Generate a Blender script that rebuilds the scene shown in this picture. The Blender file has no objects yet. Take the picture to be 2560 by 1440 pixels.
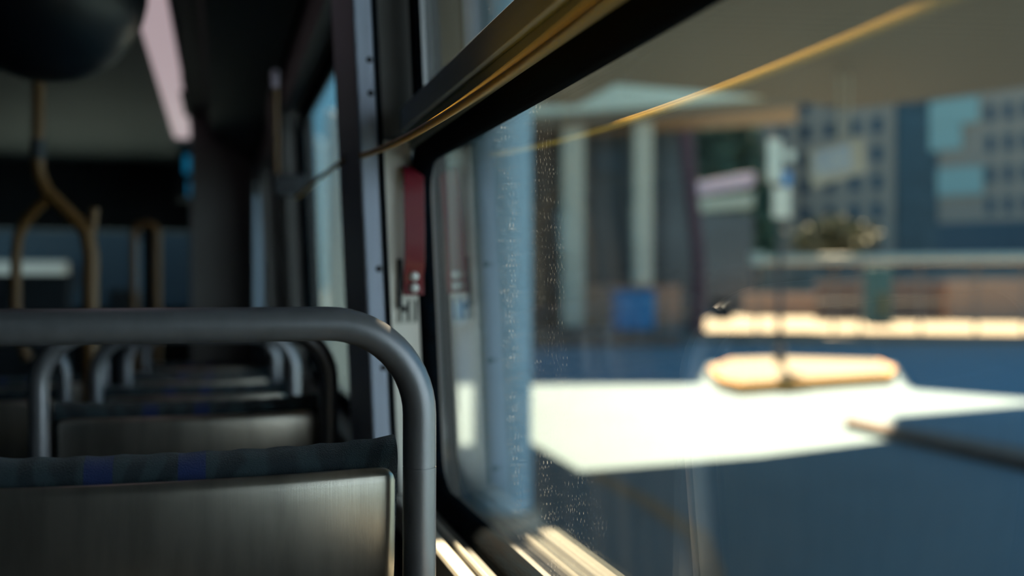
import bpy, bmesh, math, random
from mathutils import Vector, Matrix
random.seed(7)
sc = bpy.context.scene
col = sc.collection
R = math.radians
PI = math.pi
# ------------------------------------------------------------------ frame of reference
# +Y is the way the bus points, +X its window side. All lengths are written relative to the
# eye of the camera, which stands CH above the bus floor; GH is the eye above the street.
CH, GH = 1.15, 1.95
YAW, FPX = math.atan(732/2489), 2489.0
c_, s_ = math.cos(YAW), math.sin(YAW)
def ax(L, D): return (L*c_ + D*s_, -L*s_ + D*c_)            # right/forward of view -> bus X,Y
def gp(px, py):                                              # a spot on the street
    D = FPX*GH/(py-705); return ax((px-1280)/FPX*D, D)
def at(px, D): return ax((px-1280)/FPX*D, D)
def zz(py, D): return -(py-705)/FPX*D

# ------------------------------------------------------------------ camera
cam = bpy.data.cameras.new('camera'); co = bpy.data.objects.new('camera', cam); col.objects.link(co)
cam.lens = 35; cam.sensor_width = 36; cam.clip_start = 0.02; cam.clip_end = 600
co.location = (0, 0, CH); co.rotation_euler = (R(90-0.345), 0, -YAW)
cam.dof.use_dof = True; cam.dof.focus_distance = 0.98; cam.dof.aperture_fstop = 2.1; cam.dof.aperture_blades = 0
sc.camera = co
# ------------------------------------------------------------------ light
SAZ, SEL = R(28), R(52)
SD = Vector((math.sin(SAZ)*math.cos(SEL), math.cos(SAZ)*math.cos(SEL), math.sin(SEL)))
sl = bpy.data.lights.new('sun', 'SUN'); so = bpy.data.objects.new('sun', sl); col.objects.link(so)
sl.energy = 42.0; sl.color = (1.0, 0.74, 0.46); sl.angle = R(0.53)
so.rotation_euler = SD.to_track_quat('Z', 'Y').to_euler()
w = bpy.data.worlds.new('world'); sc.world = w; w.use_nodes = True
nt = w.node_tree; bg = nt.nodes['Background']
tc = nt.nodes.new('ShaderNodeTexCoord'); sep = nt.nodes.new('ShaderNodeSeparateXYZ')
rp = nt.nodes.new('ShaderNodeValToRGB')
nt.links.new(tc.outputs['Generated'], sep.inputs[0]); nt.links.new(sep.outputs['Z'], rp.inputs[0])
nt.links.new(rp.outputs[0], bg.inputs[0])
rp.color_ramp.elements[0].position = 0.0; rp.color_ramp.elements[0].color = (0.21, 0.48, 0.60, 1)
rp.color_ramp.elements[1].position = 0.6; rp.color_ramp.elements[1].color = (0.06, 0.30, 0.58, 1)
bg.inputs[1].default_value = 1.6
sc.view_settings.view_transform = 'Standard'; sc.view_settings.look = 'None'
sc.view_settings.exposure = 0.0; sc.view_settings.gamma = 1.0; sc.view_settings.use_curve_mapping = False
sc.cycles.use_denoising = True
sc.cycles.max_bounces = 12; sc.cycles.transparent_max_bounces = 24; sc.cycles.sample_clamp_indirect = 6

# ------------------------------------------------------------------ materials
def mat(name, base, rough=0.6, metal=0.0, spec=0.5, noise=None, bump=None, coat=0, emit=None):
    m = bpy.data.materials.new(name); m.use_nodes = True
    n = m.node_tree.nodes; l = m.node_tree.links; b = n['Principled BSDF']
    b.inputs['Base Color'].default_value = (*base, 1); b.inputs['Roughness'].default_value = rough
    b.inputs['Metallic'].default_value = metal; b.inputs['Specular IOR Level'].default_value = spec
    if coat: b.inputs['Coat Weight'].default_value = coat
    t = n.new('ShaderNodeTexCoord')
    if noise:                                                # (scale xyz, amount, second colour)
        mp = n.new('ShaderNodeMapping'); mp.inputs['Scale'].default_value = noise[0]
        nz = n.new('ShaderNodeTexNoise'); nz.inputs['Scale'].default_value = 1; nz.inputs['Detail'].default_value = 6
        cr = n.new('ShaderNodeValToRGB')
        cr.color_ramp.elements[0].position = 0.5-noise[1]; cr.color_ramp.elements[1].position = 0.5+noise[1]
        cr.color_ramp.elements[0].color = (*noise[2], 1); cr.color_ramp.elements[1].color = (*base, 1)
        l.new(t.outputs['Object'], mp.inputs[0]); l.new(mp.outputs[0], nz.inputs[0]); l.new(nz.outputs[0], cr.inputs[0])
        l.new(cr.outputs[0], b.inputs['Base Color'])
    if bump:                                                 # (scale xyz, strength)
        mp = n.new('ShaderNodeMapping'); mp.inputs['Scale'].default_value = bump[0]
        nz = n.new('ShaderNodeTexNoise'); nz.inputs['Scale'].default_value = 1; nz.inputs['Detail'].default_value = 4
        bp = n.new('ShaderNodeBump'); bp.inputs['Strength'].default_value = bump[1]; bp.inputs['Distance'].default_value = 0.001
        l.new(t.outputs['Object'], mp.inputs[0]); l.new(mp.outputs[0], nz.inputs[0]); l.new(nz.outputs[0], bp.inputs['Height'])
        l.new(bp.outputs[0], b.inputs['Normal'])
    if emit:
        b.inputs['Emission Color'].default_value = (*emit[0], 1); b.inputs['Emission Strength'].default_value = emit[1]
    return m
M = {}
M['tube'] = mat('grey_powder_coated_tube', (0.24, 0.25, 0.28), 0.36, 0.55, bump=((900, 900, 900), 0.10), noise=((60, 60, 25), 0.2, (0.205, 0.215, 0.24)))
M['tube_far'] = mat('grey_tube', (0.15, 0.15, 0.155), 0.4, 0.7)
M['fabric'] = None
M['alu'] = mat('anodised_aluminium', (0.50, 0.51, 0.54), 0.34, 0.5, noise=((300, 300, 6), 0.25, (0.44, 0.45, 0.48)))
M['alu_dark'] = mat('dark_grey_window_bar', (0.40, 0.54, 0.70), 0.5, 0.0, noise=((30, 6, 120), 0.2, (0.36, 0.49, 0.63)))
M['olive'] = mat('grey_green_window_bead', (0.22, 0.29, 0.30), 0.7, 0.0)
M['rubber'] = mat('black_rubber', (0.004, 0.009, 0.015), 0.95, 0, 0.03, bump=((400, 60, 400), 0.6), noise=((60, 9, 60), 0.15, (0.005, 0.006, 0.008)))
M['cream'] = mat('cream_painted_metal', (0.62, 0.60, 0.53), 0.5, noise=((20, 20, 60), 0.3, (0.52, 0.50, 0.45)))
M['panel'] = mat('grey_wall_laminate', (0.12, 0.12, 0.12), 0.5)
M['dark'] = mat('charcoal_plastic', (0.010, 0.017, 0.024), 0.55)
M['ceil'] = mat('dark_ceiling_lining', (0.028, 0.042, 0.052), 0.6)
M['floor'] = mat('speckled_bus_flooring', (0.035, 0.037, 0.04), 0.6, noise=((80, 80, 80), 0.1, (0.07, 0.07, 0.07)))
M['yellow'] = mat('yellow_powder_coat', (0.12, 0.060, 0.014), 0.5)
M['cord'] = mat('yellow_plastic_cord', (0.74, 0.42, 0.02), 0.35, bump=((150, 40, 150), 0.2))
M['red'] = mat('red_enamelled_lever', (0.16, 0.004, 0.016), 0.4, coat=0.3)
M['rivet'] = mat('zinc_rivet', (0.6, 0.62, 0.62), 0.45, 0.3)
M['label'] = mat('white_sticker', (0.62, 0.64, 0.6), 0.5)
M['ink'] = mat('black_ink', (0.015, 0.02, 0.02), 0.5)
M['black'] = mat('black_plastic', (0.006, 0.010, 0.016), 0.4)
M['lamp'] = mat('milky_lamp_cover', (0.6, 0.52, 0.56), 0.4, emit=((0.92, 0.70, 0.76), 0.42))
M['lampblue'] = mat('blue_lamp_cover', (0.03, 0.2, 0.35), 0.4, emit=((0.01, 0.20, 0.38), 0.5))
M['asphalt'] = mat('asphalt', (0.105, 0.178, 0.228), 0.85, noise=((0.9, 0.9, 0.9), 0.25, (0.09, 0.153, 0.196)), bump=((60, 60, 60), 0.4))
M['concrete'] = mat('pale_concrete', (0.42, 0.39, 0.33), 0.8, noise=((2, 2, 2), 0.2, (0.36, 0.33, 0.28)))
M['brown_beam'] = mat('brown_painted_beam', (0.19, 0.155, 0.115), 0.8)
M['pale_cornice'] = mat('pale_green_white_cornice', (0.68, 0.78, 0.68), 0.6)
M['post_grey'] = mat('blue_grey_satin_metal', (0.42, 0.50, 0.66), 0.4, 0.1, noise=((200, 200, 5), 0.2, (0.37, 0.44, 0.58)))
M['paving'] = mat('warm_paving', (0.175, 0.138, 0.088), 0.8, noise=((2, 2, 2), 0.2, (0.15, 0.118, 0.075)))
M['white_enamel'] = mat('white_enamelled_jamb', (0.84, 0.84, 0.80), 0.5)
M['bouncewall'] = mat('blue_grey_bounce_wall', (0.34, 0.50, 0.78), 0.7, noise=((0.5, 0.5, 0.5), 0.2, (0.31, 0.455, 0.71)))  # for the unseen wall that bounces sun into the bus
M['kerb'] = mat('brown_kerb_stone', (0.13, 0.09, 0.07), 0.8, noise=((3, 3, 3), 0.2, (0.10, 0.07, 0.055)))
M['oldpaint'] = mat('worn_yellow_line', (0.22, 0.155, 0.10), 0.8)
M['yellowpaint'] = mat('yellow_road_paint', (0.50, 0.21, 0.012), 0.6, noise=((4, 4, 4), 0.25, (0.44, 0.18, 0.01)))
M['soffit'] = None
M['bluecol'] = mat('pale_blue_painted_column', (0.36, 0.62, 0.80), 0.55)
M['white'] = mat('white_painted_steel', (0.64, 0.61, 0.48), 0.5)
M['stone'] = mat('tan_stone', (0.36, 0.25, 0.19), 0.8, noise=((0.4, 0.4, 0.4), 0.3, (0.31, 0.215, 0.165)))
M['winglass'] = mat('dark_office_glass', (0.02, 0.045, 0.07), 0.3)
M['facade'] = mat('dark_glazed_facade', (0.03, 0.045, 0.055), 0.35, noise=((0.3, 0.3, 0.5), 0.15, (0.045, 0.07, 0.085)))
M['teal'] = mat('pale_teal_cladding', (0.30, 0.38, 0.34), 0.5)
M['leafdark'] = mat('dark_foliage', (0.035, 0.075, 0.05), 0.7)
M['leafpale'] = mat('olive_foliage', (0.075, 0.085, 0.045), 0.7)
M['trunk'] = mat('bark', (0.06, 0.05, 0.04), 0.9)
M['maroon'] = mat('maroon_paint', (0.09, 0.02, 0.03), 0.5)
M['blue'] = mat('blue_plastic', (0.0, 0.20, 0.46), 0.4)
M['green'] = mat('dark_green_paint', (0.015, 0.085, 0.10), 0.5)
M['gold'] = mat('tan_sign_frame', (0.42, 0.36, 0.26), 0.5)
M['signface'] = mat('grey_blue_sign_face', (0.28, 0.34, 0.42), 0.5, noise=((4, 4, 4), 0.1, (0.4, 0.42, 0.40)))
M['brick'] = mat('pinkish_brown_render', (0.17, 0.115, 0.095), 0.8)
M['stripglow'] = mat('sunlit_strip_glow', (0.3, 0.3, 0.25), 0.5, emit=((0.95, 0.9, 0.7), 0.17))  # glow in place of sun on a strip of wall
M['pinklamp'] = mat('pale_lilac_plastic', (0.45, 0.38, 0.5), 0.5)
M['steel_dark'] = mat('dark_steel', (0.05, 0.055, 0.06), 0.5, 0.4)

def fabric():
    m = bpy.data.materials.new('blue_patterned_moquette'); m.use_nodes = True
    n = m.node_tree.nodes; l = m.node_tree.links; b = n['Principled BSDF']
    t = n.new('ShaderNodeTexCoord'); sx = n.new('ShaderNodeSeparateXYZ'); l.new(t.outputs['Object'], sx.inputs[0])
    # blue blocks along the width
    mod = n.new('ShaderNodeMath'); mod.operation = 'ADD'; mod.inputs[1].default_value = 0.0215; l.new(sx.outputs['X'], mod.inputs[0])
    ab = n.new('ShaderNodeMath'); ab.operation = 'ABSOLUTE'; l.new(mod.outputs[0], ab.inputs[0])
    gt = n.new('ShaderNodeMath'); gt.operation = 'COMPARE'; gt.inputs[1].default_value = 0.0395; gt.inputs[2].default_value = 0.012; l.new(ab.outputs[0], gt.inputs[0])
    wv = n.new('ShaderNodeTexWave'); wv.inputs['Scale'].default_value = 9; wv.inputs['Distortion'].default_value = 9; wv.inputs['Detail'].default_value = 2
    l.new(t.outputs['Object'], wv.inputs[0])
    cr = n.new('ShaderNodeValToRGB'); cr.color_ramp.elements[0].color = (0.005, 0.014, 0.022, 1); cr.color_ramp.elements[1].color = (0.016, 0.036, 0.047, 1)
    cr.color_ramp.elements[0].position = .3; cr.color_ramp.elements[1].position = .7
    l.new(wv.outputs[0], cr.inputs[0])
    mx = n.new('ShaderNodeMix'); mx.data_type = 'RGBA'; mx.inputs['B'].default_value = (0.004, 0.018, 0.10, 1)
    l.new(gt.outputs[0], mx.inputs['Factor']); l.new(cr.outputs[0], mx.inputs['A']); l.new(mx.outputs['Result'], b.inputs['Base Color'])
    b.inputs['Roughness'].default_value = 0.95; b.inputs['Sheen Weight'].default_value = 0.2; b.inputs['Sheen Roughness'].default_value = 0.5
    nz = n.new('ShaderNodeTexNoise'); nz.inputs['Scale'].default_value = 900; bp = n.new('ShaderNodeBump')
    bp.inputs['Strength'].default_value = 0.8; bp.inputs['Distance'].default_value = 0.002
    l.new(t.outputs['Object'], nz.inputs[0]); l.new(nz.outputs[0], bp.inputs['Height']); l.new(bp.outputs[0], b.inputs['Normal'])
    return m
M['fabric'] = fabric()

def brushed():
    """worn stainless sheet: fine vertical brush lines, drip stains and a few scuffs"""
    m = bpy.data.materials.new('brushed_stainless_panel'); m.use_nodes = True
    n = m.node_tree.nodes; l = m.node_tree.links; b = n['Principled BSDF']
    t = n.new('ShaderNodeTexCoord')
    def nz(scale, detail=3):
        mp = n.new('ShaderNodeMapping'); mp.inputs['Scale'].default_value = scale
        x = n.new('ShaderNodeTexNoise'); x.inputs['Scale'].default_value = 1; x.inputs['Detail'].default_value = detail
        l.new(t.outputs['Object'], mp.inputs[0]); l.new(mp.outputs[0], x.inputs[0]); return x
    fine = nz((900, 900, 14), 2); drip = nz((45, 1, 9), 4); spot = nz((45, 1, 45), 3)
    cr = n.new('ShaderNodeValToRGB'); e = cr.color_ramp.elements
    e[0].position = 0.36; e[0].color = (0.36, 0.345, 0.31, 1); e[1].position = 0.6; e[1].color = (0.45, 0.43, 0.385, 1)
    l.new(drip.outputs[0], cr.inputs[0])
    sr = n.new('ShaderNodeValToRGB'); e = sr.color_ramp.elements
    e[0].position = 0.215; e[0].color = (0.08, 0.08, 0.08, 1); e[1].position = 0.25; e[1].color = (1, 1, 1, 1)
    l.new(spot.outputs[0], sr.inputs[0])
    mx = n.new('ShaderNodeMix'); mx.data_type = 'RGBA'; mx.blend_type = 'MULTIPLY'; mx.inputs['Factor'].default_value = 1
    l.new(cr.outputs[0], mx.inputs['A']); l.new(sr.outputs[0], mx.inputs['B']); l.new(mx.outputs['Result'], b.inputs['Base Color'])
    rr = n.new('ShaderNodeMapRange'); rr.inputs['To Min'].default_value = 0.31; rr.inputs['To Max'].default_value = 0.36
    l.new(drip.outputs[0], rr.inputs[0]); l.new(rr.outputs[0], b.inputs['Roughness'])
    b.inputs['Metallic'].default_value = 0.9
    bp = n.new('ShaderNodeBump'); bp.inputs['Strength'].default_value = 0.2; bp.inputs['Distance'].default_value = 0.0003
    l.new(fine.outputs[0], bp.inputs['Height']); l.new(bp.outputs[0], b.inputs['Normal'])
    return m
M['steel'] = brushed()

def slats():
    m = mat('timber_slat_soffit', (0.30, 0.24, 0.17), 0.7)
    n = m.node_tree.nodes; l = m.node_tree.links; b = n['Principled BSDF']
    t = n.new('ShaderNodeTexCoord'); mp = n.new('ShaderNodeMapping'); mp.inputs['Rotation'].default_value = (0, 0, R(10))
    wv = n.new('ShaderNodeTexWave'); wv.bands_direction = 'Y'; wv.inputs['Scale'].default_value = 1.4; wv.inputs['Distortion'].default_value = 0.6
    cr = n.new('ShaderNodeValToRGB'); cr.color_ramp.elements[0].color = (0.055, 0.041, 0.028, 1); cr.color_ramp.elements[1].color = (0.175, 0.126, 0.082, 1)
    l.new(t.outputs['Object'], mp.inputs[0]); l.new(mp.outputs[0], wv.inputs[0]); l.new(wv.outputs[0], cr.inputs[0]); l.new(cr.outputs[0], b.inputs['Base Color'])
    return m
M['soffit'] = slats()

def glass(name, tint=(0.93, 0.97, 0.98), dirt=True, refl=0.07, pw=4.0):
    """window pane: clear transmission, mirror reflection by angle, dried water spots and smears"""
    m = bpy.data.materials.new(name); m.use_nodes = True
    n = m.node_tree.nodes; l = m.node_tree.links; n.clear()
    out = n.new('ShaderNodeOutputMaterial')
    tr = n.new('ShaderNodeBsdfTransparent'); tr.inputs[0].default_value = (*tint, 1)
    gl = n.new('ShaderNodeBsdfGlossy'); gl.inputs['Roughness'].default_value = 0.0; gl.inputs[0].default_value = (1, 1, 1, 1)
    lw = n.new('ShaderNodeLayerWeight'); lw.inputs[0].default_value = 0.5      # Schlick's curve, alike from both sides
    p5 = n.new('ShaderNodeMath'); p5.operation = 'POWER'; p5.inputs[1].default_value = pw; l.new(lw.outputs['Facing'], p5.inputs[0])
    fr = n.new('ShaderNodeMapRange'); fr.inputs['To Min'].default_value = refl; fr.inputs['To Max'].default_value = 1; l.new(p5.outputs[0], fr.inputs[0])
    mx = n.new('ShaderNodeMixShader'); l.new(fr.outputs[0], mx.inputs[0]); l.new(tr.outputs[0], mx.inputs[1]); l.new(gl.outputs[0], mx.inputs[2])
    last = mx
    if dirt:
        t = n.new('ShaderNodeTexCoord')
        sy = n.new('ShaderNodeSeparateXYZ'); yz = n.new('ShaderNodeCombineXYZ'); l.new(t.outputs['Object'], sy.inputs[0])
        l.new(sy.outputs['Y'], yz.inputs['X']); l.new(sy.outputs['Z'], yz.inputs['Y'])
        def vor(scale, stretch, rad, thr):
            mp = n.new('ShaderNodeMapping'); mp.inputs['Scale'].default_value = (1, stretch, 1)
            v = n.new('ShaderNodeTexVoronoi'); v.voronoi_dimensions = '2D'; v.inputs['Scale'].default_value = scale; v.inputs['Randomness'].default_value = 1
            l.new(yz.outputs[0], mp.inputs[0]); l.new(mp.outputs[0], v.inputs[0])
            a = n.new('ShaderNodeMath'); a.operation = 'LESS_THAN'; a.inputs[1].default_value = rad; l.new(v.outputs['Distance'], a.inputs[0])
            s2 = n.new('ShaderNodeSeparateColor'); l.new(v.outputs['Color'], s2.inputs[0])
            g = n.new('ShaderNodeMath'); g.operation = 'GREATER_THAN'; g.inputs[1].default_value = thr; l.new(s2.outputs[0], g.inputs[0])
            k = n.new('ShaderNodeMath'); k.operation = 'MULTIPLY'; l.new(a.outputs[0], k.inputs[0]); l.new(g.outputs[0], k.inputs[1])
            q = n.new('ShaderNodeMath'); q.operation = 'MULTIPLY'; l.new(k.outputs[0], q.inputs[0]); l.new(s2.outputs[1], q.inputs[1])
            return q
        sp1 = vor(430, 0.4, 0.22, 0.86); sp2 = vor(150, 0.45, 0.11, 0.86)
        # where the spots gather
        mp = n.new('ShaderNodeMapping'); mp.inputs['Scale'].default_value = (1, 5.5, 0.9)
        cl = n.new('ShaderNodeTexNoise'); cl.inputs['Scale'].default_value = 1.6; cl.inputs['Detail'].default_value = 3
        l.new(t.outputs['Object'], mp.inputs[0]); l.new(mp.outputs[0], cl.inputs[0])
        cr = n.new('ShaderNodeMapRange'); cr.inputs['From Min'].default_value = 0.38; cr.inputs['From Max'].default_value = 0.6
        dy = n.new('ShaderNodeMath'); dy.operation = 'SUBTRACT'; dy.inputs[1].default_value = 0.44; l.new(sy.outputs['Y'], dy.inputs[0])
        da = n.new('ShaderNodeMath'); da.operation = 'ABSOLUTE'; l.new(dy.outputs[0], da.inputs[0])
        db = n.new('ShaderNodeMath'); db.operation = 'MULTIPLY'; db.inputs[1].default_value = -0.9; l.new(da.outputs[0], db.inputs[0])
        dc = n.new('ShaderNodeMath'); dc.operation = 'ADD'; l.new(db.outputs[0], dc.inputs[0]); l.new(cl.outputs[0], dc.inputs[1])
        l.new(dc.outputs[0], cr.inputs[0])
        ad = n.new('ShaderNodeMath'); ad.operation = 'MAXIMUM'; l.new(sp1.outputs[0], ad.inputs[0]); l.new(sp2.outputs[0], ad.inputs[1])
        ml = n.new('ShaderNodeMath'); ml.operation = 'MULTIPLY'; l.new(ad.outputs[0], ml.inputs[0]); l.new(cr.outputs[0], ml.inputs[1])
        m2 = n.new('ShaderNodeMath'); m2.operation = 'MULTIPLY'; m2.inputs[1].default_value = 0.6; l.new(ml.outputs[0], m2.inputs[0])
        # a faint even film of grime with vertical smears
        mp2 = n.new('ShaderNodeMapping'); mp2.inputs['Scale'].default_value = (1, 14, 1.2)
        fm = n.new('ShaderNodeTexNoise'); fm.inputs['Scale'].default_value = 1.5; fm.inputs['Detail'].default_value = 5
        l.new(t.outputs['Object'], mp2.inputs[0]); l.new(mp2.outputs[0], fm.inputs[0])
        fr2 = n.new('ShaderNodeMapRange'); fr2.inputs['From Min'].default_value = 0.3; fr2.inputs['From Max'].default_value = 0.75
        fr2.inputs['To Min'].default_value = 0.001; fr2.inputs['To Max'].default_value = 0.008; l.new(fm.outputs[0], fr2.inputs[0])
        s3 = n.new('ShaderNodeMath'); s3.operation = 'ADD'; l.new(m2.outputs[0], s3.inputs[0]); l.new(fr2.outputs[0], s3.inputs[1])
        df = n.new('ShaderNodeBsdfDiffuse'); df.inputs[0].default_value = (0.75, 0.78, 0.78, 1)
        tl = n.new('ShaderNodeBsdfTranslucent'); tl.inputs[0].default_value = (0.75, 0.78, 0.78, 1)
        dm = n.new('ShaderNodeMixShader'); dm.inputs[0].default_value = 0.6; l.new(df.outputs[0], dm.inputs[1]); l.new(tl.outputs[0], dm.inputs[2])
        mx2 = n.new('ShaderNodeMixShader'); l.new(s3.outputs[0], mx2.inputs[0]); l.new(mx.outputs[0], mx2.inputs[1]); l.new(dm.outputs[0], mx2.inputs[2])
        last = mx2
    l.new(last.outputs[0], out.inputs[0])
    return m
M['glass'] = glass('water_spotted_window_glass')
M['glass_tint'] = glass('tinted_bus_glass', (0.22, 0.30, 0.36), False, 0.04, 5.0)
M['glass_plain'] = glass('window_glass', (0.92, 0.96, 0.97), False, 0.04, 7.0)

# ------------------------------------------------------------------ mesh helpers
class MB:
    def __init__(s): s.v = []; s.f = []
    def add(s, vs, fs):
        o = len(s.v); s.v += [tuple(v) for v in vs]; s.f += [tuple(i+o for i in f) for f in fs]; return s
    def box(s, x0, x1, y0, y1, z0, z1):
        vs = [(x, y, z) for x in (x0, x1) for y in (y0, y1) for z in (z0, z1)]
        return s.add(vs, [(0, 1, 3, 2), (4, 6, 7, 5), (0, 4, 5, 1), (2, 3, 7, 6), (0, 2, 6, 4), (1, 5, 7, 3)])
    def obox(s, p, q, t, z0, z1):
        """a wall from p to q (XY) of thickness t between two heights"""
        d = Vector((q[0]-p[0], q[1]-p[1])).normalized(); nn = Vector((-d.y, d.x))*t/2
        pts = [(p[0]-nn.x, p[1]-nn.y), (q[0]-nn.x, q[1]-nn.y), (q[0]+nn.x, q[1]+nn.y), (p[0]+nn.x, p[1]+nn.y)]
        return s.prism(pts, z0, z1)
    def prism(s, pts, z0, z1):
        k = len(pts)
        vs = [(x, y, z0) for x, y in pts] + [(x, y, z1) for x, y in pts]
        fs = [tuple(range(k))[::-1], tuple(range(k, 2*k))] + [(i, (i+1) % k, k+(i+1) % k, k+i) for i in range(k)]
        return s.add(vs, fs)
    def extrude_y(s, prof, y0, y1, closed=True):
        """profile of (x,z) run along Y"""
        k = len(prof)
        vs = [(x, y0, z) for x, z in prof] + [(x, y1, z) for x, z in prof]
        fs = [(i, (i+1) % k, k+(i+1) % k, k+i) for i in range(k)] + [tuple(range(k))[::-1], tuple(range(k, 2*k))]
        return s.add(vs, fs)
    def tube(s, pts, r, seg=20, caps=True):
        pts = [Vector(p) for p in pts]; k = len(pts)
        rs = r if isinstance(r, (list, tuple)) else [r]*k
        T = []
        for i in range(k):
            a = pts[max(i-1, 0)]; b = pts[min(i+1, k-1)]; T.append((b-a).normalized())
        up = Vector((0, 0, 1)) if abs(T[0].z) < 0.9 else Vector((0, 1, 0))
        N = (up - T[0]*up.dot(T[0])).normalized(); vs = []
        for i in range(k):
            if i: N = (N - T[i]*N.dot(T[i])).normalized()
            B = T[i].cross(N)
            for j in range(seg):
                a = 2*PI*j/seg; vs.append(pts[i] + (N*math.cos(a)+B*math.sin(a))*rs[i])
        fs = [(i*seg+j, i*seg+(j+1) % seg, (i+1)*seg+(j+1) % seg, (i+1)*seg+j) for i in range(k-1) for j in range(seg)]
        if caps: fs += [tuple(range(seg))[::-1], tuple(range((k-1)*seg, k*seg))]
        return s.add(vs, fs)
    def ball(s, c, r, nu=20, nv=12):
        vs = []; fs = []
        for i in range(nv+1):
            th = PI*i/nv
            for j in range(nu):
                ph = 2*PI*j/nu
                vs.append((c[0]+r[0]*math.sin(th)*math.cos(ph), c[1]+r[1]*math.sin(th)*math.sin(ph), c[2]+r[2]*math.cos(th)))
        for i in range(nv):
            for j in range(nu): fs.append((i*nu+j, (i+1)*nu+j, (i+1)*nu+(j+1) % nu, i*nu+(j+1) % nu))
        return s.add(vs, fs)
    def build(s, name, m, parent=None, smooth=False, bevel=0, seg=3, merge=False):
        me = bpy.data.meshes.new(name)
        bmx = bmesh.new(); bv = [bmx.verts.new(v) for v in s.v]
        for f in s.f:
            try: bmx.faces.new([bv[i] for i in f])
            except ValueError: pass
        if merge: bmesh.ops.remove_doubles(bmx, verts=bmx.verts, dist=1e-6)
        bmesh.ops.recalc_face_normals(bmx, faces=bmx.faces)
        off = Vector((0, 0, 0))
        if parent is None:                                    # origin at the middle of the base
            xs = [v.co for v in bmx.verts]
            mn = [min(p[k] for p in xs) for k in range(3)]; mxx = [max(p[k] for p in xs) for k in range(3)]
            off = Vector(((mn[0]+mxx[0])/2, (mn[1]+mxx[1])/2, mn[2]))
            for v in bmx.verts: v.co -= off
        bmx.to_mesh(me); bmx.free()
        me.materials.append(M[m])
        o = bpy.data.objects.new(name, me); col.objects.link(o)
        if parent is not None: o.parent = parent
        else: o.location = off + Vector((0, 0, CH))
        if smooth:
            for p in me.polygons: p.use_smooth = True
            md = o.modifiers.new('split', 'EDGE_SPLIT'); md.split_angle = R(40)
        if bevel:
            b = o.modifiers.new('bevel', 'BEVEL'); b.width = bevel; b.segments = seg; b.limit_method = 'ANGLE'; b.angle_limit = R(35)
            for p in me.polygons: p.use_smooth = True
            b.harden_normals = True
        return o
def tag(o, label=None, cat=None, group=None, kind=None):
    if label: o['label'] = label
    if cat: o['category'] = cat
    if group: o['group'] = group
    if kind: o['kind'] = kind
    return o
def struct(o, label=None, cat=None): return tag(o, label, cat, kind='structure')
def thing(name, loc, label, cat, group=None):
    o = bpy.data.objects.new(name, None); col.objects.link(o); o.empty_display_size = 0.1
    o.location = Vector(loc) + Vector((0, 0, CH)); return tag(o, label, cat, group)
def kids(o): return [k for k in bpy.data.objects if k.parent == o]
def copy_tree(o, parent=None):
    n = o.copy(); col.objects.link(n)
    if parent is not None: n.parent = parent
    for k in kids(o): copy_tree(k, n)
    return n
def arc(cx, cz, r, a0, a1, k): return [(cx+r*math.cos(R(a0+(a1-a0)*i/k)), cz+r*math.sin(R(a0+(a1-a0)*i/k))) for i in range(k+1)]

# ------------------------------------------------------------------ the bus shell (side wall leans in with height)
LEAN = 0.045
G0 = 0.317                                                     # glass plane at eye height
def lean(mb):
    mb.v = [(x - LEAN*z, y, z) for x, y, z in mb.v]; return mb
ZC, ZF, XL = 0.97, -CH, -2.10
YR, YF = -2.6, 8.7
JW = 0.072                                                     # wall inner face stands this far inside the glass
XI = G0 - JW
WIN = [(-0.40, 1.50), (1.84, 3.62), (4.1, 5.5)]  # window openings on the near side, along Y
ZB, ZT, ZM0, ZM1 = -0.335, 0.60, 0.180, 0.264                  # sill, head, transom
def wall_side():
    b = MB(); x0, x1 = XI, G0+0.03
    b.box(x0, x1, YR, YF, ZF, ZB); b.box(x0, x1, YR, YF, ZT, ZC+0.1)
    ys = [YR] + [y for w_ in WIN for y in w_] + [YF]; ys[2] += 0.0155
    for i in range(0, len(ys), 2):
        if i == len(ys)-2: b.box(x0, x1, ys[i], 6.0, ZB, ZT); b.box(x0, x1, 7.2, ys[i+1], ZB, ZT)
        else: b.box(x0, x1, ys[i], ys[i+1], ZB, ZT)
    return lean(b)
struct(wall_side().build('wall_right', 'panel'))
b = MB(); b.box(XL-0.08, XL, YR, YF, ZF, -0.25); b.box(XL-0.08, XL, YR, YF, 0.45, ZC+0.1)
for y0, y1 in ((YR, -1.9), (-0.6, -0.2), (1.2, 1.6), (3.0, 3.4), (4.8, 5.2), (6.6, 7.0), (8.3, YF)): b.box(XL-0.08, XL, y0, y1, -0.25, 0.45)
struct(b.build('wall_left', 'dark'))
struct(MB().box(XL-0.08, G0+0.08, YR, YF, ZF-0.06, ZF).build('floor', 'floor'))
struct(MB().box(XL-0.08, G0+0.05, YR, YF, ZC, ZC+0.06).build('ceiling', 'ceil'))
# front wall: windscreen opening between the dash and the destination box
b = MB()
b.box(XL, G0, YF, YF+0.08, ZF, -0.20); b.box(XL, G0, YF, YF+0.08, 0.42, ZC)
for x0, x1 in ((XL, XL+0.2), (-0.62, -0.50), (0.10, G0)): b.box(x0, x1, YF, YF+0.08, -0.20, 0.42)
struct(b.build('wall_front', 'dark'))
struct(MB().box(XL, G0+0.02, YR-0.08, YR, ZF, ZC).build('wall_back', 'dark'))
# sloped coving above the windows
b = MB().extrude_y([(XI-0.035, 0.70), (XI-0.30, 0.84), (XI-0.30, ZC-0.002), (XI-0.052, ZC-0.002)], YR+0.02, YF-0.02)
tag(b.build('air_duct_cover', 'ceil', smooth=False, bevel=0.02), 'long dark sloping coving running above the right-hand windows', 'ceiling duct')

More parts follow.
